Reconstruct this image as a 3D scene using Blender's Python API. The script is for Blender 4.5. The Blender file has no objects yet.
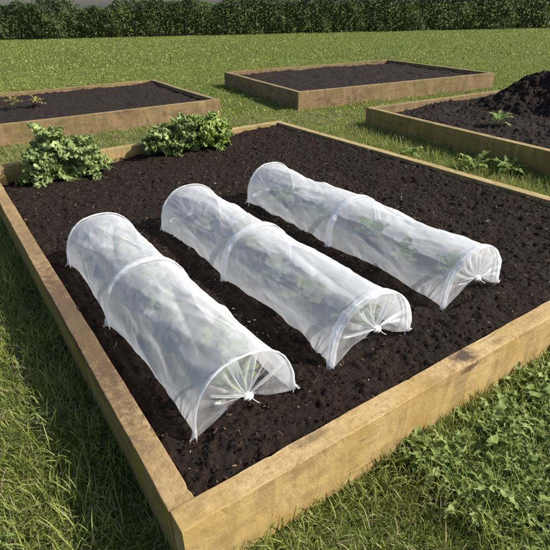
import bpy, math, random
import numpy as np
from mathutils import Vector, Matrix

random.seed(7)
RNG = np.random.default_rng(11)
scene = bpy.context.scene
COL = scene.collection
R = math.radians

# ------------------------------------------------------------------ camera
cam_d = bpy.data.cameras.new('camera')
cam = bpy.data.objects.new('camera', cam_d)
COL.objects.link(cam)
CAM = Vector((-0.3249, -0.9306, 1.25))
yaw, pitch, roll = R(56.395), R(28.693), R(-1.274)
fw = Vector((math.cos(pitch)*math.cos(yaw), math.cos(pitch)*math.sin(yaw), -math.sin(pitch)))
rt = fw.cross(Vector((0, 0, 1))).normalized()
up = rt.cross(fw)
r2 = rt*math.cos(roll) + up*math.sin(roll)
u2 = up*math.cos(roll) - rt*math.sin(roll)
M = Matrix((r2, u2, -fw)).transposed().to_4x4()
M.translation = CAM
cam.matrix_world = M
cam_d.sensor_width = 36.0
cam_d.lens = 36.0*494.1/550.0
cam_d.clip_start = 0.05
cam_d.clip_end = 2000
scene.camera = cam
scene.render.resolution_x = scene.render.resolution_y = 1024

# ------------------------------------------------------------------ world and sun
SUN_EL = R(38.0)
SUN_AZ = math.atan2(-0.62, 0.78)           # direction towards the sun, measured from +X
world = bpy.data.worlds.new('World')
scene.world = world
world.use_nodes = True
wn = world.node_tree
bg = wn.nodes['Background']
sky = wn.nodes.new('ShaderNodeTexSky')
sky.sky_type = 'NISHITA'
sky.sun_disc = False
sky.sun_elevation = SUN_EL
sky.sun_rotation = math.pi/2 - SUN_AZ
sky.air_density = 1.0
sky.dust_density = 2.5
wn.links.new(sky.outputs[0], bg.inputs[0])
bg.inputs[1].default_value = 0.105

sd = bpy.data.lights.new('sun', 'SUN')
sd.energy = 5.0
sd.angle = R(0.6)
sd.color = (1.0, 0.95, 0.87)
sun = bpy.data.objects.new('sun', sd)
COL.objects.link(sun)
to_sun = Vector((math.cos(SUN_EL)*math.cos(SUN_AZ), math.cos(SUN_EL)*math.sin(SUN_AZ), math.sin(SUN_EL)))
sun.rotation_euler = to_sun.to_track_quat('Z', 'Y').to_euler()
sun.location = (3, -4, 5)

scene.view_settings.view_transform = 'Standard'
scene.view_settings.look = 'None'
scene.view_settings.gamma = 1
scene.view_settings.use_curve_mapping = False
scene.view_settings.exposure = 0.50
scene.cycles.transparent_max_bounces = 24
scene.cycles.max_bounces = 8

GZ = -0.25          # lawn level; the tops of the near timbers are at z = 0

# ------------------------------------------------------------------ helpers
def tag(o, label=None, cat=None, group=None, kind=None):
    if label: o['label'] = label
    if cat: o['category'] = cat
    if group: o['group'] = group
    if kind: o['kind'] = kind
    return o

def empty(name, loc=(0, 0, 0), rz=0.0):
    o = bpy.data.objects.new(name, None)
    o.empty_display_size = 0.1
    o.location = loc
    o.rotation_euler = (0, 0, rz)
    COL.objects.link(o)
    return o

def mesh_obj(name, V, F, mat, parent=None, smooth=True, loc=None, rz=0.0):
    """V (n,3); F list of tuples or (n,k) array, or list of such arrays"""
    me = bpy.data.meshes.new(name)
    V = np.asarray(V, dtype=np.float32)
    if isinstance(F, np.ndarray): F = [F]
    if len(F) and isinstance(F[0], np.ndarray):
        loops = np.concatenate([f.ravel() for f in F]).astype(np.int32)
        tot = np.concatenate([np.full(len(f), f.shape[1]) for f in F]).astype(np.int32)
    else:
        loops = np.array([i for f in F for i in f], dtype=np.int32)
        tot = np.array([len(f) for f in F], dtype=np.int32)
    start = np.concatenate([[0], np.cumsum(tot)[:-1]]).astype(np.int32)
    me.vertices.add(len(V)); me.vertices.foreach_set('co', V.ravel())
    me.loops.add(len(loops)); me.loops.foreach_set('vertex_index', loops)
    me.polygons.add(len(tot)); me.polygons.foreach_set('loop_start', start)
    me.polygons.foreach_set('loop_total', tot)
    me.polygons.foreach_set('use_smooth', np.full(len(tot), smooth))
    me.update(calc_edges=True); me.validate()
    if mat: me.materials.append(mat)
    o = bpy.data.objects.new(name, me)
    COL.objects.link(o)
    if parent: o.parent = parent
    if loc is not None: o.location = loc
    o.rotation_euler = (0, 0, rz)
    return o

def copy_tree(o, parent=None):
    c = o.copy(); COL.objects.link(c)
    if parent: c.parent = parent
    for ch in list(o.children): copy_tree(ch, c)
    return c

class MB:
    def __init__(s): s.V = []; s.F4 = []; s.F3 = []; s.n = 0
    def add(s, V, F4=None, F3=None):
        V = np.asarray(V, float); 
        if F4 is not None and len(F4): s.F4.append(np.asarray(F4)+s.n)
        if F3 is not None and len(F3): s.F3.append(np.asarray(F3)+s.n)
        s.V.append(V); s.n += len(V)
    def grid(s, P, closed=False):
        n, m = P.shape[:2]
        s.add(P.reshape(-1, 3), grid_faces(n, m, closed))
    def tube(s, pts, rad, k=8):
        pts = np.asarray(pts, float); n = len(pts)
        rad = np.full(n, rad) if np.isscalar(rad) else np.asarray(rad)
        T = np.gradient(pts, axis=0); T /= np.linalg.norm(T, axis=1)[:, None]+1e-9
        ref = np.array([0, 0, 1.0]) if abs(T[0][2]) < .9 else np.array([1.0, 0, 0])
        P = np.zeros((n, k, 3)); a = np.linspace(0, 2*np.pi, k, endpoint=False)
        N = np.cross(T[0], ref)
        for i in range(n):
            N = N - T[i]*np.dot(N, T[i]); N /= np.linalg.norm(N)+1e-9
            B = np.cross(T[i], N)
            P[i] = pts[i] + rad[i]*(np.cos(a)[:, None]*N + np.sin(a)[:, None]*B)
        base = s.n
        s.grid(P, True)
        c0 = s.n
        s.add([pts[0], pts[-1]])
        f = [(base+j, base+(j+1) % k, c0) for j in range(k)] + [(base+(n-1)*k+(j+1) % k, base+(n-1)*k+j, c0+1) for j in range(k)]
        s.F3.append(np.array(f))
    def build(s, name, mat, parent=None, **kw):
        F = []
        if s.F4: F.append(np.concatenate(s.F4))
        if s.F3: F.append(np.concatenate(s.F3))
        return mesh_obj(name, np.concatenate(s.V), F, mat, parent, **kw)

def grid_faces(n, m, closed=False):
    i = np.arange(n-1)[:, None]; j = np.arange(m if closed else m-1)[None, :]
    j2 = (j+1) % m
    return np.stack([i*m+j, (i+1)*m+j, (i+1)*m+j2, i*m+j2], -1).reshape(-1, 4)

def _hash(ix, iy, seed):
    h = (ix.astype(np.int64)*374761393 + iy.astype(np.int64)*668265263 + seed*2147483647) & 0xFFFFFFFF
    h = ((h ^ (h >> 13))*1274126177) & 0xFFFFFFFF
    h = ((h ^ (h >> 16))*2246822519) & 0xFFFFFFFF
    return ((h ^ (h >> 15)) & 0xFFFFFF)/float(0xFFFFFF)

def vn(x, y, sc, seed=0):
    """value noise -1..1, sc = feature size"""
    x = np.asarray(x)/sc+1000; y = np.asarray(y)/sc+1000
    ix = np.floor(x).astype(np.int64); iy = np.floor(y).astype(np.int64)
    fx = x-ix; fy = y-iy
    fx = fx*fx*(3-2*fx); fy = fy*fy*(3-2*fy)
    a = _hash(ix, iy, seed); b = _hash(ix+1, iy, seed); c = _hash(ix, iy+1, seed); d = _hash(ix+1, iy+1, seed)
    return ((a*(1-fx)+b*fx)*(1-fy)+(c*(1-fx)+d*fx)*fy)*2-1

def clods(x, y, cell, seed=0, pmin=.25, pmax=.75, prob=.8):
    """round lumps, height in metres"""
    cx = np.floor(x/cell).astype(np.int64); cy = np.floor(y/cell).astype(np.int64)
    H = np.zeros_like(x)
    for dx in (-1, 0, 1):
        for dy in (-1, 0, 1):
            ix = cx+dx; iy = cy+dy
            px = (ix+_hash(ix, iy, seed+1))*cell; py = (iy+_hash(ix, iy, seed+2))*cell
            r = cell*(pmin+(pmax-pmin)*_hash(ix, iy, seed+3)**2)
            keep = _hash(ix, iy, seed+4) < prob
            ecc = .6+.8*_hash(ix, iy, seed+5)
            d2 = ((x-px)**2*ecc+(y-py)**2/ecc)/r**2
            h = np.where(keep & (d2 < 1), r*np.sqrt(np.clip(1-d2, 0, 1))*.75, 0)
            H = np.maximum(H, h)
    return H

# ------------------------------------------------------------------ materials
class NT:
    def __init__(s, name):
        s.m = bpy.data.materials.new(name); s.m.use_nodes = True
        s.t = s.m.node_tree; s.t.nodes.clear()
        s.out = s.n('ShaderNodeOutputMaterial')
    def n(s, typ, **kw):
        nd = s.t.nodes.new(typ)
        for k, v in kw.items(): setattr(nd, k, v)
        return nd
    def l(s, a, b): s.t.links.new(a, b)
    def inp(s, nd, key, v):
        if hasattr(v, 'is_linked') or isinstance(v, bpy.types.NodeSocket): s.l(v, nd.inputs[key])
        else: nd.inputs[key].default_value = v
    def noise(s, vec, scale, detail=4, rough=.55, dist=0.0):
        n = s.n('ShaderNodeTexNoise'); s.l(vec, n.inputs['Vector'])
        n.inputs['Scale'].default_value = scale; n.inputs['Detail'].default_value = detail
        n.inputs['Roughness'].default_value = rough; n.inputs['Distortion'].default_value = dist
        return n.outputs['Fac']
    def map(s, vec, scale=(1, 1, 1), loc=(0, 0, 0), rot=(0, 0, 0)):
        n = s.n('ShaderNodeMapping'); s.l(vec, n.inputs['Vector'])
        n.inputs['Scale'].default_value = scale; n.inputs['Location'].default_value = loc; n.inputs['Rotation'].default_value = rot
        return n.outputs[0]
    def ramp(s, fac, stops):
        n = s.n('ShaderNodeValToRGB'); s.l(fac, n.inputs[0])
        e = n.color_ramp.elements
        while len(e) < len(stops): e.new(0.5)
        for el, (p, c) in zip(e, stops):
            el.position = p
            el.color = (c, c, c, 1) if isinstance(c, (int, float)) else (*c, 1)
        return n.outputs[0]
    def mix(s, fac, a, b, mode='MIX'):
        n = s.n('ShaderNodeMix', data_type='RGBA', blend_type=mode)
        for k, v in ((0, fac), (6, a), (7, b)):
            if isinstance(v, bpy.types.NodeSocket): s.l(v, n.inputs[k])
            elif isinstance(v, tuple): n.inputs[k].default_value = (*v, 1)
            else: n.inputs[k].default_value = v
        return n.outputs[2]
    def math(s, op, a, b=0.0, clamp=False):
        n = s.n('ShaderNodeMath', operation=op, use_clamp=clamp)
        for k, v in ((0, a), (1, b)):
            if isinstance(v, bpy.types.NodeSocket): s.l(v, n.inputs[k])
            else: n.inputs[k].default_value = v
        return n.outputs[0]
    def bump(s, h, strength, dist):
        n = s.n('ShaderNodeBump'); s.l(h, n.inputs['Height'])
        n.inputs['Strength'].default_value = strength; n.inputs['Distance'].default_value = dist
        return n.outputs[0]
    def principled(s, col, rough=.8, spec=.3, normal=None):
        p = s.n('ShaderNodeBsdfPrincipled')
        s.inp(p, 'Base Color', (*col, 1) if isinstance(col, tuple) else col)
        s.inp(p, 'Roughness', rough); s.inp(p, 'Specular IOR Level', spec)
        if normal is not None: s.l(normal, p.inputs['Normal'])
        return p.outputs[0]
    def fin(s, sh): s.l(sh, s.out.inputs['Surface']); return s.m

def obj_co(t): return t.n('ShaderNodeTexCoord').outputs['Object']

def mat_soil(name, c0, c1, c2, fine=1.0):
    t = NT(name); co = obj_co(t)
    a = t.noise(co, 9, 5, .6); b = t.noise(co, 75*fine, 4, .65); c = t.noise(co, 260*fine, 3, .6)
    base = t.mix(t.ramp(b, [(.32, 0.0), (.68, 1.0)]), c0, c1)
    base = t.mix(t.ramp(a, [(.42, 0.0), (.68, .55)]), base, c2)
    v = t.n('ShaderNodeTexVoronoi'); t.l(co, v.inputs['Vector']); v.inputs['Scale'].default_value = 60*fine
    speck = t.math('MULTIPLY', t.ramp(v.outputs['Distance'], [(.06, 1.0), (.13, 0.0)]), t.ramp(t.noise(co, 21, 2), [(.58, 0.0), (.64, .6)]))
    base = t.mix(speck, base, (.15, .10, .07))
    h = t.math('ADD', t.math('MULTIPLY', b, .6), t.math('MULTIPLY', c, .5))
    base = t.mix(t.ramp(c, [(.34, .55), (.56, 0.0)]), base, tuple(q*.55 for q in c0))
    return t.fin(t.principled(base, t.ramp(b, [(.3, .78), (.7, .97)]), .15, t.bump(h, 1.0, .012)))

SOIL = mat_soil('dark_soil', (.0090, .0058, .0044), (.036, .0235, .0172), (.031, .0180, .0120))
SOIL2 = mat_soil('grey_brown_soil', (.012, .0085, .0070), (.041, .029, .0240), (.032, .021, .016), .7)

def mat_wood(name, pale, mid, dark, algae=(.16, .14, .04), alg=.4, dirt=.5, stains=(), seed=0.0, face=None, facemix=.7):
    """timber, grain along local X"""
    t = NT(name); co = obj_co(t)
    co = t.map(co, loc=(seed, seed*.7, seed*.3))
    g1 = t.noise(t.map(co, (2.6, 22, 22)), 1.0, 8, .66, .5)
    g2 = t.noise(t.map(co, (22, 210, 210)), 1.0, 5, .7, .2)
    bl = t.noise(co, 3.4, 5, .6, .5)
    bl2 = t.noise(co, 11, 5, .62)
    col = t.mix(t.ramp(g1, [(.3, 0.0), (.66, 1.0)]), mid, pale)
    col = t.mix(t.ramp(g2, [(.40, .55), (.60, 0.0)]), col, mid)
    mt = t.noise(co, 48, 6, .72)
    col = t.mix(t.ramp(mt, [(.38, .55), (.52, 0.0)]), col, tuple(q*.62 for q in mid))
    col = t.mix(t.ramp(mt, [(.56, 0.0), (.70, .4)]), col, tuple(min(1, q*1.25) for q in pale))
    if face:
        nx = t.n('ShaderNodeSeparateXYZ'); t.l(t.n('ShaderNodeTexCoord').outputs['Normal'], nx.inputs[0])
        side = t.ramp(t.math('ABSOLUTE', nx.outputs[1]), [(.45, 0.0), (.85, 1.0)])
        rv = t.noise(t.map(co, (9, 9, 1.6), rot=(0, .35, 0)), 1.0, 4, .6, .6)
        fm = t.math('MULTIPLY', side, t.math('ADD', t.math('MULTIPLY', t.ramp(rv, [(.40, 0.0), (.58, 1.0)]), .8), facemix-.4))
        col = t.mix(fm, col, face)
        drip = t.noise(t.map(co, (11, 11, 2.6), rot=(0, -.5, 0), loc=(4, 2, 6)), 1.0, 6, .68, .5)
        col = t.mix(t.math('MULTIPLY', side, t.ramp(drip, [(.50, 0.0), (.60, .5)])), col, tuple(q*.55 for q in mid))
        col = t.mix(t.math('MULTIPLY', side, t.ramp(drip, [(.36, .5), (.44, 0.0)])), col, tuple(min(1, q*1.15) for q in pale))
        lows = t.noise(t.map(co, (3, 3, 9)), 1.0, 5, .65)
        col = t.mix(t.math('MULTIPLY', side, t.ramp(lows, [(.52, 0.0), (.66, .6)])), col, dark)
    # knots
    v = t.n('ShaderNodeTexVoronoi'); t.l(t.map(co, (1.3, 3.2, 3.2)), v.inputs['Vector']); v.inputs['Scale'].default_value = 1.0
    kn = t.ramp(v.outputs['Distance'], [(.05, 1.0), (.12, 0.0)])
    col = t.mix(t.math('MULTIPLY', kn, .7), col, dark)
    # green weathering and dirt
    col = t.mix(t.ramp(bl, [(.44, 0.0), (.66, alg)]), col, algae)
    col = t.mix(t.ramp(bl2, [(.54, 0.0), (.74, dirt)]), col, dark)
    # splits
    cr = t.noise(t.map(co, (.9, 34, 34), loc=(3, 1, 2)), 1.0, 2, .5, 1.2)
    crk = t.ramp(t.math('ABSOLUTE', t.math('SUBTRACT', cr, .5)), [(.003, 1.0), (.009, 0.0)])
    crk = t.math('MULTIPLY', crk, t.ramp(t.noise(co, 2.3, 2), [(.57, 0.0), (.63, .6)]))
    col = t.mix(crk, col, (.05, .032, .015))
    # soil crumbs and stain spots with a shape of their own
    sp = t.noise(co, 95, 3, .7)
    col = t.mix(t.ramp(sp, [(.66, 0.0), (.72, .75)]), col, (.08, .055, .035))
    for (sx, sy, sz, rx, ry, s_) in stains:
        m = t.n('ShaderNodeMapping'); t.l(obj_co(t), m.inputs['Vector'])
        m.inputs['Location'].default_value = (-sx/rx, -sy/ry, -sz/ry); m.inputs['Scale'].default_value = (1/rx, 1/ry, 1/ry)
        ln = t.n('ShaderNodeVectorMath', operation='LENGTH'); t.l(m.outputs[0], ln.inputs[0])
        d = t.math('ADD', ln.outputs['Value'], t.math('MULTIPLY', t.math('SUBTRACT', t.noise(obj_co(t), 26, 5, .75), .5), 1.9))
        col = t.mix(t.math('MULTIPLY', t.ramp(d, [(.45, 1.0), (1.25, 0.0)]), s_), col, (.075, .048, .035))
    h = t.math('ADD', t.math('MULTIPLY', g1, .5), t.math('MULTIPLY', g2, .35))
    h = t.math('SUBTRACT', h, t.math('MULTIPLY', crk, 1.2))
    return t.fin(t.principled(col, .82, .2, t.bump(t.math('ADD', h, t.math('ADD', t.math('MULTIPLY', bl2, .5), t.math('MULTIPLY', sp, .5))), .8, .0045)))

PALE = (.50, .375, .19); MID = (.38, .26, .115); DARK = (.20, .125, .055)
W_FRONT = mat_wood('front_timber', PALE, MID, DARK, (.32, .21, .065), .75, .7, stains=((-.395, .005, .0, .075, .052, .95), (-.41, -.045, -.02, .07, .02, .8), (1.0, .01, 0, .06, .04, .5), (-1.15, .02, 0, .10, .025, .55), (-.2, -.01, 0, .05, .02, .4)), seed=2.0, face=(.44, .31, .125), facemix=.5)
W_LEFT = mat_wood('left_timber', (.42, .305, .15), (.30, .20, .09), (.14, .095, .05), (.21, .14, .07), .7, .65, stains=((-.95, 0, 0, .95, .10, .8), (.3, 0, 0, .6, .06, .3)), seed=5.3, face=(.27, .20, .035), facemix=.85)
W_BACK = mat_wood('back_timber', (.44, .335, .17), (.32, .235, .105), (.15, .10, .05), (.20, .17, .05), .5, .5, seed=8.1, face=(.36, .25, .10), facemix=.5)
W_OTHER = mat_wood('weathered_timber', (.33, .24, .13), (.22, .155, .08), (.09, .06, .035), (.16, .13, .045), .6, .75, seed=12.7, face=(.25, .165, .085), facemix=.6)
W_OLIVE = mat_wood('olive_timber', (.38, .29, .14), (.27, .20, .085), (.11, .08, .035), (.20, .165, .055), .7, .6, seed=19.0, face=(.235, .175, .050), facemix=.6)
W_POST = mat_wood('corner_post_wood', (.50, .37, .18), (.38, .25, .11), DARK, (.25, .19, .06), .4, .4, seed=23.0)

def mat_leaf(name, c0, c1, c2, trans=.35, rough=.55, scale=1.0, spec=.35, bump=.3, patch=None):
    t = NT(name); geo = t.n('ShaderNodeNewGeometry')
    co = obj_co(t)
    rn = geo.outputs['Random Per Island']
    col = t.ramp(rn, [(0.0, c0), (.55, c1), (1.0, c2)])
    nz = t.noise(co, 30*scale, 3, .6)
    if patch: col = t.mix(t.ramp(t.noise(co, 1.7, 4, .6), [(.44, 0.0), (.68, .5)]), col, patch)
    if patch: col = t.mix(t.ramp(t.noise(t.map(co, loc=(7, 3, 1)), .9, 5, .62), [(.50, 0.0), (.68, .6)]), col, c0)
    col = t.mix(t.ramp(nz, [(.3, 0.0), (.75, .6)]), col, c2)
    p = t.principled(col, rough, spec, t.bump(t.noise(co, 120*scale, 3), bump, .004))
    tr = t.n('ShaderNodeBsdfTranslucent'); t.l(col, tr.inputs[0])
    mx = t.n('ShaderNodeMixShader'); mx.inputs[0].default_value = trans
    t.l(p, mx.inputs[1]); t.l(tr.outputs[0], mx.inputs[2])
    return t.fin(mx.outputs[0])

GRASS = mat_leaf('grass_blades', (.095, .150, .020), (.195, .262, .040), (.36, .38, .11), .35, .5, patch=(.27, .285, .07))
DRY = mat_leaf('dry_grass', (.22, .18, .09), (.30, .25, .13), (.38, .33, .2), .3, .7)
KALE = mat_leaf('kale_leaf', (.10, .165, .036), (.175, .25, .066), (.38, .46, .19), .25, .5, 1.2, .3, .6)
KALE_Y = mat_leaf('young_kale_leaf', (.13, .22, .035), (.21, .31, .055), (.36, .44, .12), .3, .5, 1.2, .35, .6)
SEED = mat_leaf('seedling_leaf', (.17, .27, .06), (.24, .34, .10), (.34, .42, .17), .5, .5)
WEED = mat_leaf('weed_leaf', (.10, .165, .032), (.18, .25, .055), (.33, .38, .14), .35, .6, 1, .2)
WEED_Y = mat_leaf('yellow_weed_leaf', (.20, .19, .05), (.30, .27, .08), (.36, .33, .12), .3, .6)
HEDGE = mat_leaf('hedge_leaf', (.035, .062, .016), (.06, .10, .024), (.10, .145, .04), .25, .6)

t = NT('stem_green'); STEM = t.fin(t.principled((.20, .28, .13), .6, .3))
t = NT('lawn_earth'); co = obj_co(t)
n1 = t.noise(co, 2.2, 6, .6); n2 = t.noise(co, 60, 5, .7); n3 = t.noise(co, .35, 3, .5)
c = t.mix(t.ramp(n2, [(.3, 0.0), (.7, 1.0)]), (.06, .08, .018), (.14, .165, .036))
c = t.mix(t.ramp(n1, [(.45, 0.0), (.7, .6)]), c, (.13, .125, .05))
c = t.mix(t.ramp(n3, [(.4, 0.0), (.65, .5)]), c, (.12, .165, .04))
LAWN = t.fin(t.principled(c, .95, .1, t.bump(n2, 1.0, .03)))

def mat_film(name, o0, o1, streak=1.0, tint=(.87, .885, .915)):
    t = NT(name); co = obj_co(t)
    lw = t.n('ShaderNodeLayerWeight'); lw.inputs[0].default_value = .45
    n = t.noise(t.map(co, (9, 2.4, 9)), 1.0, 4, .55, .8)
    n2 = t.noise(co, 22, 4, .65, .6)
    op = t.math('ADD', t.math('MULTIPLY', lw.outputs['Facing'], o1-o0), o0)
    op = t.math('ADD', op, t.math('MULTIPLY', t.math('SUBTRACT', n, .5), .38*streak))
    op = t.math('ADD', op, t.math('MULTIPLY', t.math('SUBTRACT', n2, .5), .26*streak), True)
    rg = t.math('ABSOLUTE', t.math('SUBTRACT', t.noise(t.map(co, (7, 3, 7), rot=(.3, .2, .5)), 1.0, 1.5, .5, .5), .5))
    crease = t.ramp(rg, [(0.0, 1.0), (.022, 0.0)])
    op = t.math('ADD', op, t.math('MULTIPLY', crease, .10), True)
    # fine woven threads
    w = t.noise(co, 480, 2, .5)
    nrm = t.bump(t.math('ADD', t.math('MULTIPLY', n2, .30), t.math('ADD', t.math('MULTIPLY', n, .7), t.math('MULTIPLY', w, .02))), .5, .010)
    d = t.n('ShaderNodeBsdfDiffuse'); d.inputs[0].default_value = (*tint, 1); t.l(nrm, d.inputs['Normal'])
    tr = t.n('ShaderNodeBsdfTranslucent'); tr.inputs[0].default_value = (*tint, 1); t.l(nrm, tr.inputs['Normal'])
    m1 = t.n('ShaderNodeMixShader'); m1.inputs[0].default_value = .5
    t.l(d.outputs[0], m1.inputs[1]); t.l(tr.outputs[0], m1.inputs[2])
    g = t.n('ShaderNodeBsdfGlossy'); g.inputs['Roughness'].default_value = .24; g.inputs[0].default_value = (.9, .92, .95, 1); t.l(nrm, g.inputs['Normal'])
    m2 = t.n('ShaderNodeMixShader'); m2.inputs[0].default_value = .11
    t.l(m1.outputs[0], m2.inputs[1]); t.l(g.outputs[0], m2.inputs[2])
    tp = t.n('ShaderNodeBsdfTransparent')
    m3 = t.n('ShaderNodeMixShader'); t.l(op, m3.inputs[0]); t.l(tp.outputs[0], m3.inputs[1]); t.l(m2.outputs[0], m3.inputs[2])
    return t.fin(m3.outputs[0])

FILM = mat_film('translucent_film', .41, .90, .75)
FILM_END = mat_film('gathered_film', .13, .66, 1.6)
FILM_BAND = mat_film('doubled_film', .74, .96, .6, (.92, .93, .95))
t = NT('white_cord'); CORD = t.fin(t.principled((.80, .79, .76), .6, .3))
t = NT('galvanised_wire'); WIRE = t.fin(t.principled((.78, .79, .79), .45, .5))

# ------------------------------------------------------------------ the ground
def ground():
    k = np.linspace(-1, 1, 321)
    s = np.sinh(k*6.2)/np.sinh(6.2)*420
    X, Y = np.meshgrid(s+1.5, s+2.5, indexing='ij')
    near = np.exp(-((X-1.5)**2+(Y-2.5)**2)/900)
    Z = GZ + near*(.012*vn(X, Y, .9, 3)+.006*vn(X, Y, .3, 4)) - .012
    o = mesh_obj('ground', np.stack([X, Y, Z], -1).reshape(-1, 3), grid_faces(*X.shape), LAWN)
    tag(o, kind='structure', label='lawn ground under and between the raised beds')
ground()

# ------------------------------------------------------------------ raised beds
def beam(name, L, w, h, mat, parent, loc, rz, seed, seg=.03, rough=.0014):
    """sleeper: local X along the length, centred; top at z=0"""
    n = max(8, int(L/seg)); r = .004
    prof = []
    def corner(cx, cy, a0):
        for k in range(3):
            a = a0+k*math.pi/4; prof.append((cx+r*math.cos(a), cy+r*math.sin(a)))
    hw = w/2
    corner(hw-r, -r, 0)
    for k in range(1, 4): prof.append((hw-r-(w-2*r)*k/4, 0))
    corner(-hw+r, -r, math.pi/2)
    for k in range(1, 7): prof.append((-hw, -r-(h-2*r)*k/7))
    corner(-hw+r, -h+r, math.pi)
    corner(hw-r, -h+r, 1.5*math.pi)
    for k in range(1, 7): prof.append((hw, -h+r+(h-2*r)*k/7))
    prof = np.array(prof); m = len(prof)
    xs = np.linspace(-L/2, L/2, n)
    P = np.zeros((n, m, 3))
    P[..., 0] = xs[:, None]; P[..., 1] = prof[None, :, 0]; P[..., 2] = prof[None, :, 1]
    sx = P[..., 0]; ang = np.arange(m)[None, :]*.02+0*sx
    d1 = vn(sx, ang, .12, seed)*rough + vn(sx, ang, .035, seed+1)*rough*.5
    ny = np.sign(P[..., 1])*(np.abs(P[..., 1]) > hw-r*.9); nz = (P[..., 2] > -r*.9)
    P[..., 1] += ny*d1; P[..., 2] += nz*d1*.8
    # chips out of the top edges
    edge = (np.abs(np.abs(P[..., 1])-hw) < r*1.3) & (P[..., 2] > -r*1.3)
    chip = np.clip(vn(sx, P[..., 1]*8+seed, .045, seed+5)-.6, 0, 1)*.012
    P[..., 1] -= np.sign(P[..., 1])*edge*chip; P[..., 2] -= edge*chip
    P[..., 1] += vn(sx, 0*sx, 1.1, seed+8)*.005
    P[..., 2] += vn(sx, 0*sx, 1.3, seed+9)*.003
    mb = MB(); mb.grid(P, True)
    c = np.arange(m)
    V = np.concatenate(mb.V)
    F = [mb.F4[0]]
    base = len(V)
    V = np.concatenate([V, [P[0].mean(0), P[-1].mean(0)]])
    f3 = [(j, (j+1) % m, base) for j in range(m)]+[((n-1)*m+(j+1) % m, (n-1)*m+j, base+1) for j in range(m)]
    F.append(np.array(f3))
    o = mesh_obj(name, V, F, mat, parent, loc=loc, rz=rz)
    me = o.data
    me.polygons.foreach_set('use_smooth', np.zeros(len(me.polygons), bool))
    return o

def raised_bed(x0, x1, y0, y1, w, top, bot, rz, origin, mats, label, group, names=None, posts=True, seg=.04, seed=0):
    """x0..y1 = inner faces in local coordinates about origin"""
    h = top-bot
    root = empty('raised_bed', (origin[0], origin[1], bot), rz)
    tag(root, label, 'raised bed', group)
    zt = h
    mF, mL, mB, mR = mats
    g = .003
    def lab(o, k):
        if names and names[k]: o['label'] = names[k]
    Lx = x1-x0+2*w
    lab(beam('sleeper', Lx, w, h, mF, root, ((x0+x1)/2, y0-w/2, zt), 0, seed+1, seg), 0)
    lab(beam('sleeper', y1-y0-2*g, w, h-.002, mL, root, (x0-w/2, (y0+y1)/2, zt-.002), math.pi/2, seed+2, seg), 1)
    lab(beam('sleeper', Lx, w, h, mB, root, ((x0+x1)/2, y1+w/2, zt), 0, seed+3, seg), 2)
    lab(beam('sleeper', y1-y0-2*g, w, h-.002, mR, root, (x1+w/2, (y0+y1)/2, zt-.002), math.pi/2, seed+4, seg), 3)
    if posts:
        for (px, py, dz) in ((x0+.046, y1-.046, -.035),):
            beam('corner_post', .08, .08, h-.01+dz, W_POST, root, (px, py, zt+dz), 0, seed+7, .02, .002)
    return root

W_, D_, T_ = 3.128, 4.146, .0818
raised_bed(0, W_, 0, D_, T_, 0, GZ-.03, 0, (0, 0), (W_FRONT, W_LEFT, W_BACK, W_BACK),
           'large tan timber raised bed holding three clear tunnel cloches and kale', 'timber raised beds',
           ('pale yellow timber with a dark stain on top', 'brown weathered timber with olive outer face', None, None), seed=10, seg=.02)

# (inner rect, origin, rotation)
B2 = dict(o=(3.32, 6.08), rz=R(-2.5), x=(-6.2, 0.0), y=(.08, 2.9))
B3 = dict(o=(4.62, 5.72), rz=R(-8), x=(.08, 4.2), y=(.08, 3.2))
B4 = dict(o=(4.60, 4.15), rz=R(-5), x=(.08, 3.4), y=(-4.4, -.08))
raised_bed(*B2['x'], *B2['y'], .08, 0, GZ-.03, B2['rz'], B2['o'], (W_OTHER,)*4,
           'weathered brown raised bed of bare soil behind the kale', 'timber raised beds', posts=False, seed=40)
raised_bed(*B3['x'], *B3['y'], .08, 0.02, GZ-.03, B3['rz'], B3['o'], (W_OTHER,)*4,
           'farthest raised bed with sunlit brown front beyond the lawn path', 'timber raised beds', posts=False, seed=60)
raised_bed(*B4['x'], *B4['y'], .08, 0, GZ-.03, B4['rz'], B4['o'], (W_OLIVE, W_OLIVE, W_OTHER, W_OLIVE),
           'olive timber raised bed with lumpy soil and a compost heap', 'timber raised beds', posts=False, seed=80)

# ------------------------------------------------------------------ soil
def soil(name, x0, x1, y0, y1, res, zf, mat, origin=(0, 0), rz=0, rough=1.0, label=None, fine=True):
    nx = int((x1-x0)/res)+1; ny = int((y1-y0)/res)+1
    X, Y = np.meshgrid(np.linspace(x0, x1, nx), np.linspace(y0, y1, ny), indexing='ij')
    Z = zf(X, Y)
    wx = X+.012*vn(X, Y, .03, 31)+.005*vn(X, Y, .012, 33); wy = Y+.012*vn(X, Y, .03, 32)+.005*vn(X, Y, .012, 34)
    Z = Z + rough*(.012*vn(X, Y, .35, 1)+.009*vn(X, Y, .13, 2)+.006*vn(X, Y, .05, 5)+.0045*vn(X, Y, .022, 6))
    Z = Z + rough*clods(wx, wy, .075, 50, .12, .42, .45)*.62 + rough*clods(wx, wy, .034, 60, .15, .62, .7)*.65
    if fine: Z = Z + rough*(clods(wx, wy, .018, 70, .2, .65, .7)*.6 + .0025*vn(X, Y, .009, 8))
    o = mesh_obj(name, np.stack([X, Y, Z], -1).reshape(-1, 3), grid_faces(nx, ny), mat, loc=(origin[0], origin[1], 0), rz=rz)
    tag(o, kind='structure', label=label)
    return o

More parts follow.
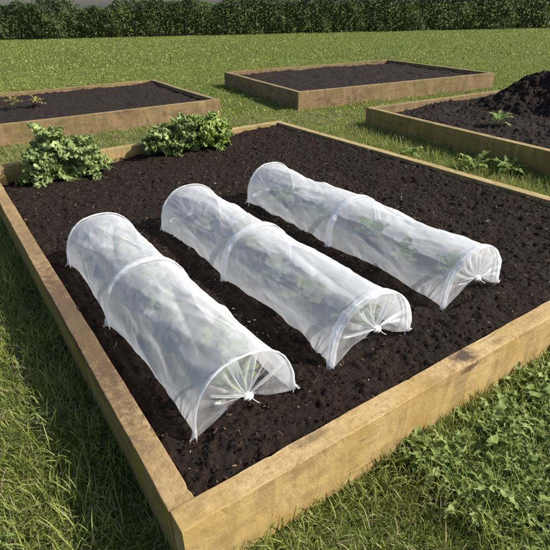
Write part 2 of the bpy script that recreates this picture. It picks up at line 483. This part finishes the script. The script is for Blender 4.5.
def soil_z(X, Y):
    X = np.asarray(X, float); Y = np.asarray(Y, float)
    z = -.062 + 0*X
    z = z - .085*np.clip((Y-2.9)/1.1, 0, 1)**1.5*np.clip(1-(X-.2)/2.6, 0, 1)
    for (cx, ya, yb) in ((.315, .24, 1.90), (.968, .26, 2.06), (1.692, .29, 2.16)):
        k = np.clip((.262-np.abs(X-cx))/.03, 0, 1)*np.clip((Y-ya+.02)/.03, 0, 1)*np.clip((yb+.02-Y)/.03, 0, 1)
        z = z - .022*k
    e = np.minimum(np.minimum(X, W_-X), np.minimum(Y, D_-Y))
    z = z - .012*np.exp(-np.clip(e, 0, 9)/.05)
    z = z + .036*np.clip((X-2.45)/.6, 0, 1)**1.5 + .02*np.clip((Y-3.5)/.6, 0, 1)*np.clip((X-1.2)/1, 0, 1)*np.clip((3.0-X)/.4, 0, 1)
    return z
soil('soil', -.004, W_+.004, -.004, D_+.004, .0062, soil_z, SOIL, label='dark brown crumbly soil filling the near bed')
soil('soil', B2['x'][0], B2['x'][1], B2['y'][0], B2['y'][1], .022, lambda X, Y: -.055+.03*np.clip(vn(X, Y, .7, 9), 0, 1), SOIL2, B2['o'], B2['rz'], 1.2, 'soil of the bed behind the kale', False)
soil('soil', B3['x'][0], B3['x'][1], B3['y'][0], B3['y'][1], .03, lambda X, Y: -.05+0*X, SOIL2, B3['o'], B3['rz'], 1.5, 'soil of the farthest bed', False)
def z4(X, Y):
    z = -.050+.04*np.clip(X/.6, 0, 1)+.025*vn(X, Y, .4, 12)
    z = z-.05*np.exp(-((Y+.1)/.35)**2)
    return z
soil('soil', B4['x'][0], B4['x'][1], B4['y'][0], B4['y'][1], .0115, z4, SOIL2, B4['o'], B4['rz'], 1.6, 'lumpy soil of the right hand bed')

def heap():
    n, m = 190, 460
    r = np.linspace(0, 1, n)[:, None]; a = np.linspace(0, 2*np.pi, m, endpoint=False)[None, :]
    rr = r*(1+.16*vn(np.cos(a)*2, np.sin(a)*2, .7, 4))
    X = rr*np.cos(a)*1.05; Y = rr*np.sin(a)*1.0
    Z = .46*np.cos(np.clip(r, 0, 1)*math.pi/2)**1.3*(1+.2*vn(X, Y, .4, 5)) - .12 + 0*X
    Z += .03*vn(X, Y, .12, 6)+.015*vn(X, Y, .05, 7)+clods(X, Y, .11, 80, .2, .6, .8)*.8+clods(X, Y, .05, 90, .2, .6, .8)*.8+.008*vn(X, Y, .02, 9)
    mb = MB(); mb.grid(np.stack([X, Y, Z], -1), True)
    o = mb.build('compost_heap', SOIL, loc=(6.55, 2.75, .0))
    tag(o, 'dark mound of compost piled up in the olive timber bed', 'compost heap')
heap()

def crumbs():
    """loose crumbs lying on the near bed's soil"""
    N = 26000
    x = RNG.uniform(.01, W_-.01, N); y = RNG.uniform(.01, D_-.01, N)
    keep = (RNG.random(N) < np.clip(1.6/(.6+np.hypot(x+.3, y+.9)), 0, 1)); x = x[keep]; y = y[keep]; N = len(x)
    r = .0022+.0065*RNG.random(N)**4
    base = np.array([(1, 0, 0), (-1, 0, 0), (0, 1, 0), (0, -1, 0), (0, 0, 1), (0, 0, -1)], float)
    tri = np.array([(0, 2, 4), (2, 1, 4), (1, 3, 4), (3, 0, 4), (2, 0, 5), (1, 2, 5), (3, 1, 5), (0, 3, 5)])
    V = base[None]*(.6+.8*RNG.random((N, 6, 1)))*r[:, None, None]
    a = RNG.uniform(0, 6.28, N); ca, sa = np.cos(a)[:, None], np.sin(a)[:, None]
    V = np.stack([V[..., 0]*ca-V[..., 1]*sa, V[..., 0]*sa+V[..., 1]*ca, V[..., 2]+V[..., 0]*.4], -1)
    z = soil_z(x, y)+.020+.008*vn(x, y, .13, 2)
    V += np.stack([x, y, z], -1)[:, None]
    o = mesh_obj('soil_crumbs', V.reshape(-1, 3), (tri[None]+6*np.arange(N)[:, None, None]).reshape(-1, 3), SOIL, smooth=False)
    tag(o, 'loose crumbs of dark soil scattered over the near bed', 'soil crumbs', kind='stuff')
    # bark, straw and grit
    t = NT('bark_bits'); geo = t.n('ShaderNodeNewGeometry')
    BARK = t.fin(t.principled(t.ramp(geo.outputs['Random Per Island'], [(0, (.045, .026, .02)), (.62, (.085, .045, .03)), (.86, (.15, .095, .055)), (.96, (.32, .25, .17)), (1, (.45, .41, .35))]), .8, .2))
    N = 3600
    x = RNG.uniform(.01, W_-.01, N); y = RNG.uniform(.01, D_-.01, N)
    L = .0025+.010*RNG.random(N)**2.6; w = .0009+.0016*RNG.random(N)
    a = RNG.uniform(0, 6.28, N); tilt = RNG.normal(0, .35, N)
    d = np.stack([np.cos(a)*np.cos(tilt), np.sin(a)*np.cos(tilt), np.sin(tilt)], -1)
    s = np.stack([-np.sin(a), np.cos(a), 0*a], -1); u = np.cross(d, s)
    c = np.stack([x, y, soil_z(x, y)+.022+.008*vn(x, y, .13, 2)], -1)
    cor = [(-1, -1, -1), (-1, 1, -1), (-1, 1, 1), (-1, -1, 1), (1, -1, -1), (1, 1, -1), (1, 1, 1), (1, -1, 1)]
    V = np.stack([c+d*(L*k[0])[:, None]+s*(w*k[1])[:, None]+u*(w*.6*k[2])[:, None] for k in cor], 1)
    q = np.array([(0, 1, 2, 3), (7, 6, 5, 4), (0, 4, 5, 1), (1, 5, 6, 2), (2, 6, 7, 3), (3, 7, 4, 0)])
    o = mesh_obj('bark_bits', V.reshape(-1, 3), (q[None]+8*np.arange(N)[:, None, None]).reshape(-1, 4), BARK, smooth=False)
    tag(o, 'tiny reddish bark and straw bits in the near soil', 'bark bits', kind='stuff')
crumbs()

# ------------------------------------------------------------------ tunnels
def hoop_pt(th, a, b):
    """th 0..pi from +x foot over the top to -x foot"""
    c, s = np.cos(th), np.sin(th)
    x = a*np.sign(c)*np.abs(c)**.86
    z = b*np.abs(s)**.84
    return x, z

def make_tunnel(cx, ys, a, b, seed, label, knot_dx, band_w, skew, knot_z=.07):
    """ys = hoop positions (back, middle, front)"""
    zs = -.050
    root = empty('cloche_tunnel', (cx, ys[2], zs))
    tag(root, label, 'tunnel cloche', 'clear tunnel cloches in the near bed')
    oy = ys[2]
    yb, ym, yf = ys[0]-oy, ys[1]-oy, 0.0
    aa = lambda k: a[k]; bb = lambda k: b[k]
    m = 120
    th = np.linspace(0, np.pi, m)
    # ---- cover: bay by bay, continuous
    rows = []
    nb = 90
    for bay, (y0, y1, k0, k1) in enumerate(((yb, ym, 0, 1), (ym, yf, 1, 2))):
        tt = np.linspace(0, 1, nb)
        if bay: tt = tt[1:]
        for t_ in tt:
            ea, eb = a[k0]*(1-t_)+a[k1]*t_, b[k0]*(1-t_)+b[k1]*t_
            cxs = skew[k0]*(1-t_)+skew[k1]*t_
            x, z = hoop_pt(th, ea, eb)
            sag = math.sin(math.pi*t_)**.8
            f = 1-.075*sag
            # nearly polygonal sheet between hoops
            x = x*(1-.055*sag-.10*sag*(1-np.sin(th))**3); z = z*f
            yy = y0+(y1-y0)*t_
            Y = np.full(m, yy)
            dist0 = t_*abs(y1-y0); dist1 = (1-t_)*abs(y1-y0)
            g = np.exp(-min(dist0, dist1)/.09)
            s_ = np.full(m, yy)
            wr = .0090*sag*vn(s_*.12, th*.20+s_*.07, .07, seed) \
                + .0085*sag*vn(s_*.30+th*.13, th*.13-s_*.20, .085, seed+1) \
                + .0018*sag*vn(s_*.4-th*.16, th*.2+s_*.3, .04, seed+2) \
                + .0035*sag**.5*g*(vn(th, th*0+seed, .16, seed+3))
            wr = wr+sag*(.010*(.5-np.abs(vn(s_*.35+th*.17, th*.22-s_*.30, .10, seed+11)))+.007*(.5-np.abs(vn(s_*.6-th*.2, th*.2+s_*.55, .09, seed+12)))) \
                + (.25+.75*sag)*.0035*(.5-np.abs(vn(s_+th*.1, th*.25, .045, seed+13)))
            # long tension folds running between the hoops, fanning out from the crowns
            for q in range(6):
                tc = .35+q*.48+.2*math.sin(seed+q*2.3); sl = .9*math.sin(seed*1.7+q*3.1)
                dd = (th-(tc+sl*(t_-.5)))/(.045+.05*abs(math.sin(q*1.9+seed)))
                rise = math.exp(-((t_-(.25+.5*((q*37+seed) % 10)/10))/.33)**2)
                wr = wr+.0085*np.exp(-np.abs(dd)**1.4)*sag*rise*(1 if q % 3 else -1)
            nx_, nz_ = np.cos(th), np.sin(th)
            x = x+nx_*wr+cxs; z = z+nz_*wr
            hem = np.clip(1-z/.05, 0, 1)
            z = z - .014 + .012*hem*vn(s_, th*0+np.sign(np.cos(th)), .09, seed+6)*sag
            x = x + np.sign(np.cos(th))*hem*.006*vn(s_, np.sign(np.cos(th)), .11, seed+7)
            rows.append(np.stack([x, Y, z], -1))
    P = np.array(rows)
    mb = MB(); mb.grid(P); mb.build('cover', FILM, root)
    # ---- doubled bands over the hoops, and the hoops
    for k, y in enumerate((yb, ym, yf)):
        bw = band_w[k]
        W = np.linspace(-1, 1, 13)
        rows = []
        for q in W:
            x, z = hoop_pt(th, a[k], b[k])
            bul = .0045+.002*(1-q*q)+.0018*vn(th, th*0+q*.05, .08, seed+20+k)
            x = x+np.cos(th)*bul+skew[k]; z = z+np.sin(th)*bul-.012
            yy = y+q*bw/2+.004*vn(th, th*0, .25, seed+30+k)+.0016*vn(th, th*0+q, .06, seed+31+k)
            rows.append(np.stack([x, yy, z], -1))
        mb = MB(); mb.grid(np.array(rows)); band = mb.build('sleeve', FILM_BAND, root)
        th2 = np.linspace(0, np.pi, 50)
        x, z = hoop_pt(th2, a[k]-.001, b[k]-.001)
        pts = np.stack([x+skew[k], np.full(50, y), z-.006], -1)
        pts = np.concatenate([[pts[0]+(.004, 0, -.09)], pts, [pts[-1]+(-.004, 0, -.09)]])
        mb = MB(); mb.tube(pts, .0028, 8); mb.build('hoop', WIRE, root)
        # the small film tails pinched down at each foot
        for sgn in (1, -1):
            n1, n2 = 9, 9
            u = np.linspace(0, 1, n1)[:, None]; v = np.linspace(-1, 1, n2)[None, :]
            wd = (bw*.55+.004)*(1-.75*u)
            X = sgn*(a[k]+.004+.022*u**1.4)+skew[k]+.003*np.sin(v*5+u*3)
            Yy = y+v*wd-.012*u*(1 if k == 2 else -1)*.5
            Zz = .030*(1-u)-.016+.004*np.cos(v*4)
            mb = MB(); mb.grid(np.stack([X+0*v, Yy+0*X, Zz+0*X], -1)); mb.build('hem_tail', FILM_BAND, root)
    # ---- gathered ends
    for k, y, sg in ((2, yf-band_w[2]*.35, -1), (0, yb+band_w[0]*.35, 1)):
        nr, nt = 48, 220
        r = np.linspace(0.03, 1, nr)[:, None]; tt = np.linspace(0, np.pi, nt)[None, :]
        hx, hz = hoop_pt(tt, a[k], b[k])
        dep = -.012 if k == 2 else .03
        kx, ky, kz = knot_dx if k == 2 else 0.0, y+sg*dep, (knot_z if k == 2 else .035)
        hx = hx+skew[k]+.005*np.cos(tt); hz = hz+.007*np.sin(tt)
        # the edge turns under along the ground
        X = kx+(hx-kx)*r; Z = kz+(hz-.014-kz)*r**1.08
        bul = sg*dep*(1-r**2)
        ph = (6+seed % 3)*tt+3.0*vn(tt, tt*0, .5, seed+44)+seed
        amp = .013*np.sin(np.pi*np.clip(r, 0, 1)**.8)*(.5+.9*np.abs(vn(tt, tt*0+1, .3, seed+45)))
        pl = amp*(2*np.abs(np.sin(ph))-1)+.003*np.sin(27*tt+r*4)*np.sin(np.pi*r)
        Yg = y+bul+pl*sg+.004*vn(X, Z, .05, seed+46)*np.sin(np.pi*r)
        Z = Z - .010*np.sin(np.pi*r)*np.exp(-((tt-0)/.12)**2) - .010*np.sin(np.pi*r)*np.exp(-((tt-np.pi)/.12)**2)
        mb = MB(); mb.grid(np.stack([X, Yg, Z], -1))
        cap = mb.build('gathered_end', FILM_END, root)
        # denser pleats gathered towards the tie
        mb = MB()
        angs = {3: (.55, 1.42, 1.78, 2.55), 17: (.38, 1.15, 1.95, 2.72), 29: (.75, 1.6, 2.35)}[seed] if k == 2 else (.9+.2*math.sin(seed), 2.1)
        for q, tq in enumerate(angs):
            rp = random.Random(seed*7+q+k)
            big = rp.random() < .45 or (seed == 3 and q in (1, 2))
            u = np.linspace(0, 1, 24)[:, None]; v = np.linspace(-1, 1, 7)[None, :]
            hx1, hz1 = hoop_pt(np.array([tq]), a[k], b[k])
            ln = rp.uniform(.72, .99)
            px = kx+(hx1[0]+skew[k]-kx)*u*ln; pz = kz+(hz1[0]-kz)*(u*ln)
            dx, dz = hx1[0]-kx, hz1[0]-kz; l_ = math.hypot(dx, dz)
            wd = .003+(.026 if big else .007)*u*(1-u*.4)*rp.uniform(.8, 1.2)
            Xq = px+(-dz/l_)*v*wd; Zq = pz+(dx/l_)*v*wd
            Yq = y+sg*(dep*(1-(u*ln)**2)+.010+.007*np.cos(v*2.6+q)*np.sin(np.pi*u))-sg*.012*u*u
            mb.grid(np.stack([Xq, Yq+0*Xq, Zq], -1))
        mb.build('pleats', FILM, cap)
        # tied knot and trailing tuft
        mb = MB()
        n1, n2 = 14, 22
        uu = np.linspace(0, np.pi, n1)[:, None]; vv = np.linspace(0, 2*np.pi, n2, endpoint=False)[None, :]
        rr = .0155*(1+.28*np.sin(5*vv+uu*2)*np.sin(uu))
        X = kx+rr*1.15*np.sin(uu)*np.cos(vv); Yk = ky+sg*.012+rr*np.sin(uu)*np.sin(vv); Z = kz-.004+rr*.85*np.cos(uu)+0*vv
        mb.grid(np.stack([X, Yk, Z], -1), True)
        ang = np.linspace(0, 14, 60)
        mb.tube(np.stack([kx+.0145*np.cos(ang), ky+sg*(.002+ang*.0006), kz-.002+.0125*np.sin(ang)], -1), .0018, 6)
        tl = np.linspace(0, .35, 8)
        mb.tube(np.stack([kx+.012+.05*tl, ky+sg*(.02+.02*np.sin(tl*4)), kz-.01-.036*tl**.7], -1), .0016, 6)
        mb.build('tie_knot', CORD, root)
    return root

make_tunnel(.320, (1.875, 1.125, .262), (.213, .216, .209), (.262, .272, .252), 3,
            'leftmost clear tunnel cloche, beside the brown left timber', .015, (.024, .050, .018), (-.005, -.012, .012), .066)
make_tunnel(.968, (2.035, 1.185, .285), (.216, .214, .219), (.262, .265, .262), 17,
            'middle clear tunnel cloche with broad white bands and knotted end', .015, (.024, .060, .052), (0, -.003, .002), .088)
make_tunnel(1.692, (2.135, 1.188, .312), (.206, .207, .206), (.262, .266, .258), 29,
            'rightmost clear tunnel cloche, next to open soil and lawn path', .015, (.024, .056, .038), (0, 0, -.002), .082)

# ------------------------------------------------------------------ leaves
def leaf_grid(base, azim, L, Wd, lift, droop, nu=10, nv=7, ruffle=0.0, freq=3.0, fold=.25, seed=0, lobes=0.0, stalk=.15, tipw=.0, lf=5.5):
    u = np.linspace(0, 1, nu)[:, None]; v = np.linspace(-1, 1, nv)[None, :]
    ang = lift-droop*u
    du = L/(nu-1)
    rx = np.cumsum(np.cos(ang)*du, 0)-np.cos(ang[0])*du
    rz = np.cumsum(np.sin(ang)*du, 0)-np.sin(ang[0])*du
    wid = Wd*np.sin(np.pi*np.clip((u-stalk)/(1-stalk+tipw), 0, 1)**.75)**.8+Wd*.06
    if lobes: wid = wid*(1-lobes*(.5+.5*np.cos(u*2*np.pi*lf)))
    y = v*wid
    zz = fold*np.abs(v)*wid
    if ruffle:
        e = np.abs(v)**1.3*np.minimum(1, wid/Wd)
        ph = seed*3.7
        zz = zz+ruffle*e*(np.sin(freq*2*np.pi*u+ph+np.sign(v)*1.7)+.6*vn(u*3+seed, v*1.5+0*u, .35, seed))
        y = y+ruffle*.8*e*np.cos(freq*2*np.pi*u*1.3+ph)
        rx = rx+ruffle*.7*e*np.sin(freq*2*np.pi*u*1.7+ph*2)
    nx, nz = -np.sin(ang), np.cos(ang)
    X = rx+nx*zz; Z = rz+nz*zz; Yl = y+0*u
    X = X+0*v; Z = Z+0*v
    ca, sa = math.cos(azim), math.sin(azim)
    return np.stack([base[0]+X*ca-Yl*sa, base[1]+X*sa+Yl*ca, base[2]+Z], -1)

def kale(loc, h, spread, n, mat, seed, label):
    rnd = random.Random(seed)
    root = empty('kale_plant', loc, 0)
    tag(root, label, 'kale', 'curly kale plants at the back of the bed')
    mb = MB(); sm = MB()
    for i in range(n):
        f = i/n
        az = i*2.399+rnd.uniform(-.3, .3)
        hb = h*(.04+.52*f)*rnd.uniform(.8, 1.15)
        L = (h*.55+spread*.25)*(1.0-.45*f)*rnd.uniform(.7, 1.4)
        lift = .45+.9*f+rnd.uniform(-.15, .2)
        base = (0.012*math.cos(az), .012*math.sin(az), hb)
        P = leaf_grid(base, az, L, L*rnd.uniform(.15, .25), lift, rnd.uniform(.6, 1.4), 50, 27, .026*rnd.uniform(.8, 1.3), rnd.uniform(4, 6.5), .3, seed+i, .0, .22)
        # crisped edge: extra small curls
        uu = np.linspace(0, 1, 50)[:, None]; vv = np.linspace(-1, 1, 27)[None, :]
        e = np.abs(vv)**1.6*np.clip((uu-.12)*3, 0, 1)
        k1 = vn(uu*L*5, vv*.30+seed+i, .06, seed+i); k2 = vn(uu*L*5, vv*.3+seed+i+9, .055, seed+i+3); k3 = vn(uu*L*5+4, vv*.3+seed, .048, i+7)
        P = P+np.stack([k1, k2, k3*1.2], -1)*(e*.030)[..., None]
        mb.grid(P)
        u = np.linspace(0, .8, 8)
        c = P[:, 13]
        sm.tube(c[::6][:6]-np.array([0, 0, .003]), np.linspace(.005, .0016, 6), 6)
    # curly heart leaves
    sm.tube([(0, 0, -.03), (.004, 0, h*.3), (0, .004, h*.62)], [.014, .012, .007], 8)
    mb.build('foliage', mat, root)
    sm.build('stem', STEM, root)
    return root

def sz(x, y): return float(soil_z(np.array([x]), np.array([y]))[0])
kale((.38, 3.84, sz(.38, 3.84)), .30, .15, 40, KALE, 5, 'grey green curly kale, leftmost, by the bed corner post')
kale((.50, 3.96, sz(.5, 3.95)), .50, .17, 46, KALE, 15, 'tallest grey green curly kale, behind the leftmost kale')
kale((.70, 3.84, sz(.7, 3.8)), .38, .17, 40, KALE, 25, 'grey green curly kale, right neighbour of the tallest one')
kale((1.58, 3.95, sz(1.5, 3.9)), .31, .18, 38, KALE, 35, 'low grey green curly kale with bare soil on its left')
kale((1.82, 3.94, sz(1.8, 3.9)), .38, .20, 40, KALE, 45, 'curly kale between the low kale and the yellowish kale')
kale((2.06, 3.88, sz(2, 3.88)), .38, .20, 40, KALE_Y, 55, 'bright yellow green curly kale, rightmost of the row')

def seedling(loc, s, seed, label):
    rnd = random.Random(seed)
    mb = MB()
    for i in range(9):
        az = i*2.399+rnd.uniform(-.4, .4)
        L = s*rnd.uniform(.55, 1.0)
        mb.grid(leaf_grid((0, 0, .0+.006*i), az, L, L*.26, .6+.08*i, .9, 12, 9, .008, 3, .2, seed+i, 0, .3))
    o = mb.build('young_plant', SEED, loc=loc)
    tag(o, label, 'young plant', 'young plants growing under the cloches')
words = {0: ('leftmost', (.37, [1.68, 1.36, .98, .64, .40])), 1: ('middle', (.985, [1.82, 1.45, 1.02, .72, .44])), 2: ('rightmost', (1.70, [1.92, 1.55, 1.05, .74, .48]))}
pos = ['at the far end of', 'halfway along the rear bay of', 'just in front of the centre hoop of', 'halfway along the front bay of', 'behind the gathered front end of']
for k, (wd, (cx, yl)) in words.items():
    for q, y in enumerate(yl):
        x = cx+.05*math.sin(k*5+q*2.4)
        seedling((x, y, -.045), (.135, .12, .16, .13, .17)[(q+k) % 5], k*10+q, 'light green young plant %s the %s cloche' % (pos[q], wd))

# ------------------------------------------------------------------ grass
def to_local(B, x, y):
    c, s = math.cos(-B['rz']), math.sin(-B['rz'])
    dx, dy = x-B['o'][0], y-B['o'][1]
    return dx*c-dy*s, dx*s+dy*c
def outside_beds(x, y, mg=.0):
    ok = ~((x > -T_-mg) & (x < W_+T_+mg) & (y > -T_-mg) & (y < D_+T_+mg))
    for B in (B2, B3, B4):
        lx, ly = to_local(B, x, y)
        ok &= ~((lx > B['x'][0]-.08-mg) & (lx < B['x'][1]+.08+mg) & (ly > B['y'][0]-.08-mg) & (ly < B['y'][1]+.08+mg))
    return ok
def in_view(x, y, mg=1.25):
    dx, dy, dz = x-CAM.x, y-CAM.y, GZ-CAM.z
    d = dx*fw.x+dy*fw.y+dz*fw.z; r_ = dx*r2.x+dy*r2.y+dz*r2.z; u_ = dx*u2.x+dy*u2.y+dz*u2.z
    return (d > .2) & (np.abs(r_) < d*.5566*mg+.25) & (u_ > -d*.5566*mg-.3)

def blades(name, x, y, L, w, lean, mat, label, cat, zoff=-.012):
    N = len(x)
    a = RNG.uniform(0, 6.283, N)
    # blades tend to lean together in patches
    a = np.where(RNG.random(N) < .3, vn(x, y, .14, 77)*5+RNG.normal(0, .8, N), a)
    dr = np.stack([np.cos(a), np.sin(a)], -1); sd_ = np.stack([-np.sin(a), np.cos(a)], -1)
    tw = RNG.normal(0, .6, N)
    sd3 = np.stack([sd_[:, 0]*np.cos(tw)-dr[:, 0]*np.sin(tw), sd_[:, 1]*np.cos(tw)-dr[:, 1]*np.sin(tw)], -1)
    l0 = lean*.35; 
    segs = [(0, 0, 1.0), (.4, l0, .85), (.75, lean*.75, .6), (1.0, lean*1.25, 0)]
    P = []
    cx = np.zeros(N); cz = np.zeros(N); prev = 0
    pts = []
    for (t_, ln, wf) in segs:
        dl = (t_-prev)*L; prev = t_
        ang = np.pi/2-np.clip(ln, 0, 1.75)
        cx = cx+np.cos(ang)*dl; cz = cz+np.sin(ang)*dl
        pts.append((cx.copy(), np.maximum(cz, .004), wf))
    V = []
    for i, (px, pz, wf) in enumerate(pts):
        bx = x+dr[:, 0]*px; by = y+dr[:, 1]*px; bz = GZ+zoff+pz
        if i < 3:
            V.append(np.stack([bx-sd3[:, 0]*w*wf, by-sd3[:, 1]*w*wf, bz], -1))
            V.append(np.stack([bx+sd3[:, 0]*w*wf, by+sd3[:, 1]*w*wf, bz], -1))
        else: V.append(np.stack([bx, by, bz], -1))
    V = np.stack(V, 1)
    k = 7*np.arange(N)[:, None]
    q = np.concatenate([k+np.array([[0, 1, 3, 2]]), k+np.array([[2, 3, 5, 4]])])
    tr = k+np.array([[4, 5, 6]])
    o = mesh_obj(name, V.reshape(-1, 3), [q, tr], mat)
    tag(o, label, cat, kind='stuff')
    return o

def scatter(x0, x1, y0, y1, dens, fn=None, mg=.0):
    N = int((x1-x0)*(y1-y0)*dens)
    x = RNG.uniform(x0, x1, N); y = RNG.uniform(y0, y1, N)
    ok = outside_beds(x, y, mg) & in_view(x, y)
    if fn is not None: ok &= fn(x, y)
    return x[ok], y[ok]
dist = lambda x, y: np.hypot(x-CAM.x, y-CAM.y)
def band(d0, d1): return lambda x, y: (dist(x, y) >= d0) & (dist(x, y) < d1)
xs, ys_, Ls, ws, ls = [], [], [], [], []
for (d0, d1, dens, L0, w0) in ((0, 2.2, 24000, .040, .0013), (2.2, 4.5, 10000, .040, .0020), (4.5, 8, 4600, .040, .0032), (8, 16, 1100, .05, .0065), (16, 45, 130, .06, .016)):
    x, y = scatter(-d1-1, d1+1, -d1-1, d1+1, dens, band(d0, d1))
    n = len(x)
    tuft = .75+.5*vn(x, y, .22, 55)+.25*vn(x, y, .07, 56)
    xs.append(x); ys_.append(y)
    Ls.append(L0*(.45+.9*RNG.random(n))*tuft); ws.append(w0*(.6+.7*RNG.random(n))); ls.append(np.abs(RNG.normal(.75, .55, n)))
x, y, L, w, l = map(np.concatenate, (xs, ys_, Ls, ws, ls))
blades('grass', x, y, L, w, l, GRASS, 'short green lawn grass around the raised beds', 'grass')
# longer tangled grass against the timbers
x, y = scatter(-.75, 3.5, -.75, 4.8, 9000, lambda x, y: (RNG.random(len(x)) < np.exp(-np.minimum(np.maximum(-T_-x, -T_-y), np.maximum(-T_-x, -T_-y))/.22)*.9) & ((x < -T_) | (y < -T_)) & (x < 3.2) )
n = len(x)
blades('long_grass', x, y, (.035+.11*RNG.random(n)**1.5)*(.8+.5*vn(x, y, .16, 5)), .0014+.0014*RNG.random(n), .4+np.abs(RNG.normal(.6, .5, n)), GRASS, 'long tangled grass growing against the near timbers', 'long grass')
x, y = scatter(.7, 2.8, -1.2, -T_, 7000); n = len(x)
blades('long_grass', x, y, .05+.09*RNG.random(n), .0014+.0016*RNG.random(n), .3+np.abs(RNG.normal(.5, .5, n)), GRASS, 'grass growing up among the weeds outside the front timber', 'long grass')
x, y = scatter(W_+T_, 4.75, -1, 4.4, 3500, lambda x, y: RNG.random(len(x)) < .55)
n = len(x)
blades('long_grass', x, y, (.04+.08*RNG.random(n)), .002+.0014*RNG.random(n), .25+np.abs(RNG.normal(.35, .4, n)), GRASS, 'rough grass on the path beside the olive timber bed', 'long grass')
x, y = scatter(-3, 7, -2, 9, 900, band(0, 8)); n = len(x)
blades('dry_grass', x, y, .035+.07*RNG.random(n), .0012+.0012*RNG.random(n), .9+RNG.random(n), DRY, 'dead straw coloured blades lying in the lawn', 'dry grass')

# ------------------------------------------------------------------ weeds
def weed_mass(name, pts, mat, s0, label, seed, cat='weeds', nl=(9, 16), z=GZ-.005):
    rnd = random.Random(seed); mb = MB()
    for (x, y) in pts:
        s = s0*rnd.uniform(.6, 1.25)
        for i in range(rnd.randint(*nl)):
            az = i*2.399+rnd.uniform(-.6, .6); L = s*rnd.uniform(.6, 1.2)
            mb.grid(leaf_grid((x+rnd.uniform(-.02, .02), y+rnd.uniform(-.02, .02), z+rnd.uniform(0, .03)), az, L, L*rnd.uniform(.05, .12), rnd.uniform(.3, 1.3), rnd.uniform(.7, 1.9), 36, 5,
                              L*.05, rnd.uniform(2, 4), .3, seed+i, rnd.choice((0, 0, .5, .7, .8)), .15, lf=rnd.choice((5.5, 8.5))))
    o = mb.build(name, mat)
    tag(o, label, cat, kind='stuff')
rw = random.Random(4)
pts = []
while len(pts) < 340:
    x = rw.uniform(.78, 2.7); y = -T_-.05-abs(rw.gauss(0, .27))
    if y < -1.1: continue
    pts.append((x, y))
weed_mass('weeds', pts, WEED, .115, 'broad leaved green weeds along the outside of the front timber', 9)
pts = [(rw.uniform(-.9, .5), rw.uniform(-.9, -T_-.05)) for _ in range(30)]+[(rw.uniform(-.75, -.14), rw.uniform(0, 1.6)) for _ in range(14)]
weed_mass('weeds', pts, WEED, .05, 'small low weeds in the grass near the front corner', 19)

def weed_plant(loc, s, seed, label, mat=WEED, n=20):
    rnd = random.Random(seed); mb = MB()
    for i in range(n):
        az = i*2.399+rnd.uniform(-.4, .4); L = s*rnd.uniform(.7, 1.15)
        mb.grid(leaf_grid((0, 0, .05*i/n), az, L, L*.17, rnd.uniform(.3, 1.2), rnd.uniform(.4, 1.4), 18, 7, L*.06, 3, .25, seed+i, .5, .25))
    o = mb.build('weed_plant', mat, loc=loc)
    tag(o, label, 'weed')
weed_plant((4.06, 2.0, GZ), .20, 3, 'large leafy weed against the olive timber bed')
weed_plant((4.2, 1.72, GZ), .21, 4, 'leafy weed at right edge, nearest the viewer on the path')
weed_plant((3.95, 2.75, GZ), .15, 5, 'small weed low in the path grass by olive timber')
weed_plant((5.05, 2.45, .0), .17, 6, 'small bright weed growing in the lumpy soil bed', SEED)
weed_plant((.75, 7.6, .02), .16, 7, 'yellowish withered plant on the soil behind the kale', WEED_Y)
weed_plant((1.05, 7.45, .02), .13, 8, 'smaller yellowish plant right of the withered one', WEED_Y)
weed_plant((-.1, 7.2, .02), .13, 9, 'dull yellow weed at the left of the rear bed soil', WEED_Y)

# ------------------------------------------------------------------ far hedge
def hedge():
    root = empty('hedge', (17, 27, GZ), R(-33.6))
    tag(root, 'long dark green hedge far beyond the lawn', 'hedge')
    N = 110000
    L, H, D = 60, 2.3, 1.4
    x = RNG.uniform(-L/2, L/2, N); z = RNG.random(N)*H; y = RNG.uniform(-D/2, D/2, N)
    top = H*(.80+.17*vn(x, x*0, 2.3, 2)+.09*vn(x, x*0, .7, 3))
    z = z/H*top
    face = -D/2*(1+.75*vn(x+.7*z, z*.8-.3*x, 1.1, 6)+.25*vn(x-.5*z, z+.4*x, .41, 7))
    y = np.where(RNG.random(N) < .75, face+np.abs(RNG.normal(0, .12, N)), y)
    c = np.stack([x, y, z], -1)
    s = .035+.05*RNG.random(N)
    a = RNG.normal(size=(N, 3)); a /= np.linalg.norm(a, axis=1)[:, None]
    b = np.cross(a, RNG.normal(size=(N, 3))); b /= np.linalg.norm(b, axis=1)[:, None]
    V = np.stack([c-a*s[:, None], c+b*s[:, None]*.6, c+a*s[:, None], c-b*s[:, None]*.6], 1)
    mesh_obj('foliage', V.reshape(-1, 3), (4*np.arange(N)[:, None]+np.arange(4)[None]).reshape(-1, 4), HEDGE, root, smooth=False)
    t = NT('hedge_wood'); hw = t.fin(t.principled((.10, .07, .045), .9, .1))
    for k in range(60):
        xx = -30+k+random.uniform(-.3, .3)
        mb = MB(); mb.tube([(xx, .35, -.05), (xx+.1, .3, .7), (xx, .3, 1.3)], [.06, .045, .02], 6); mb.build('trunk', hw, root)
hedge()
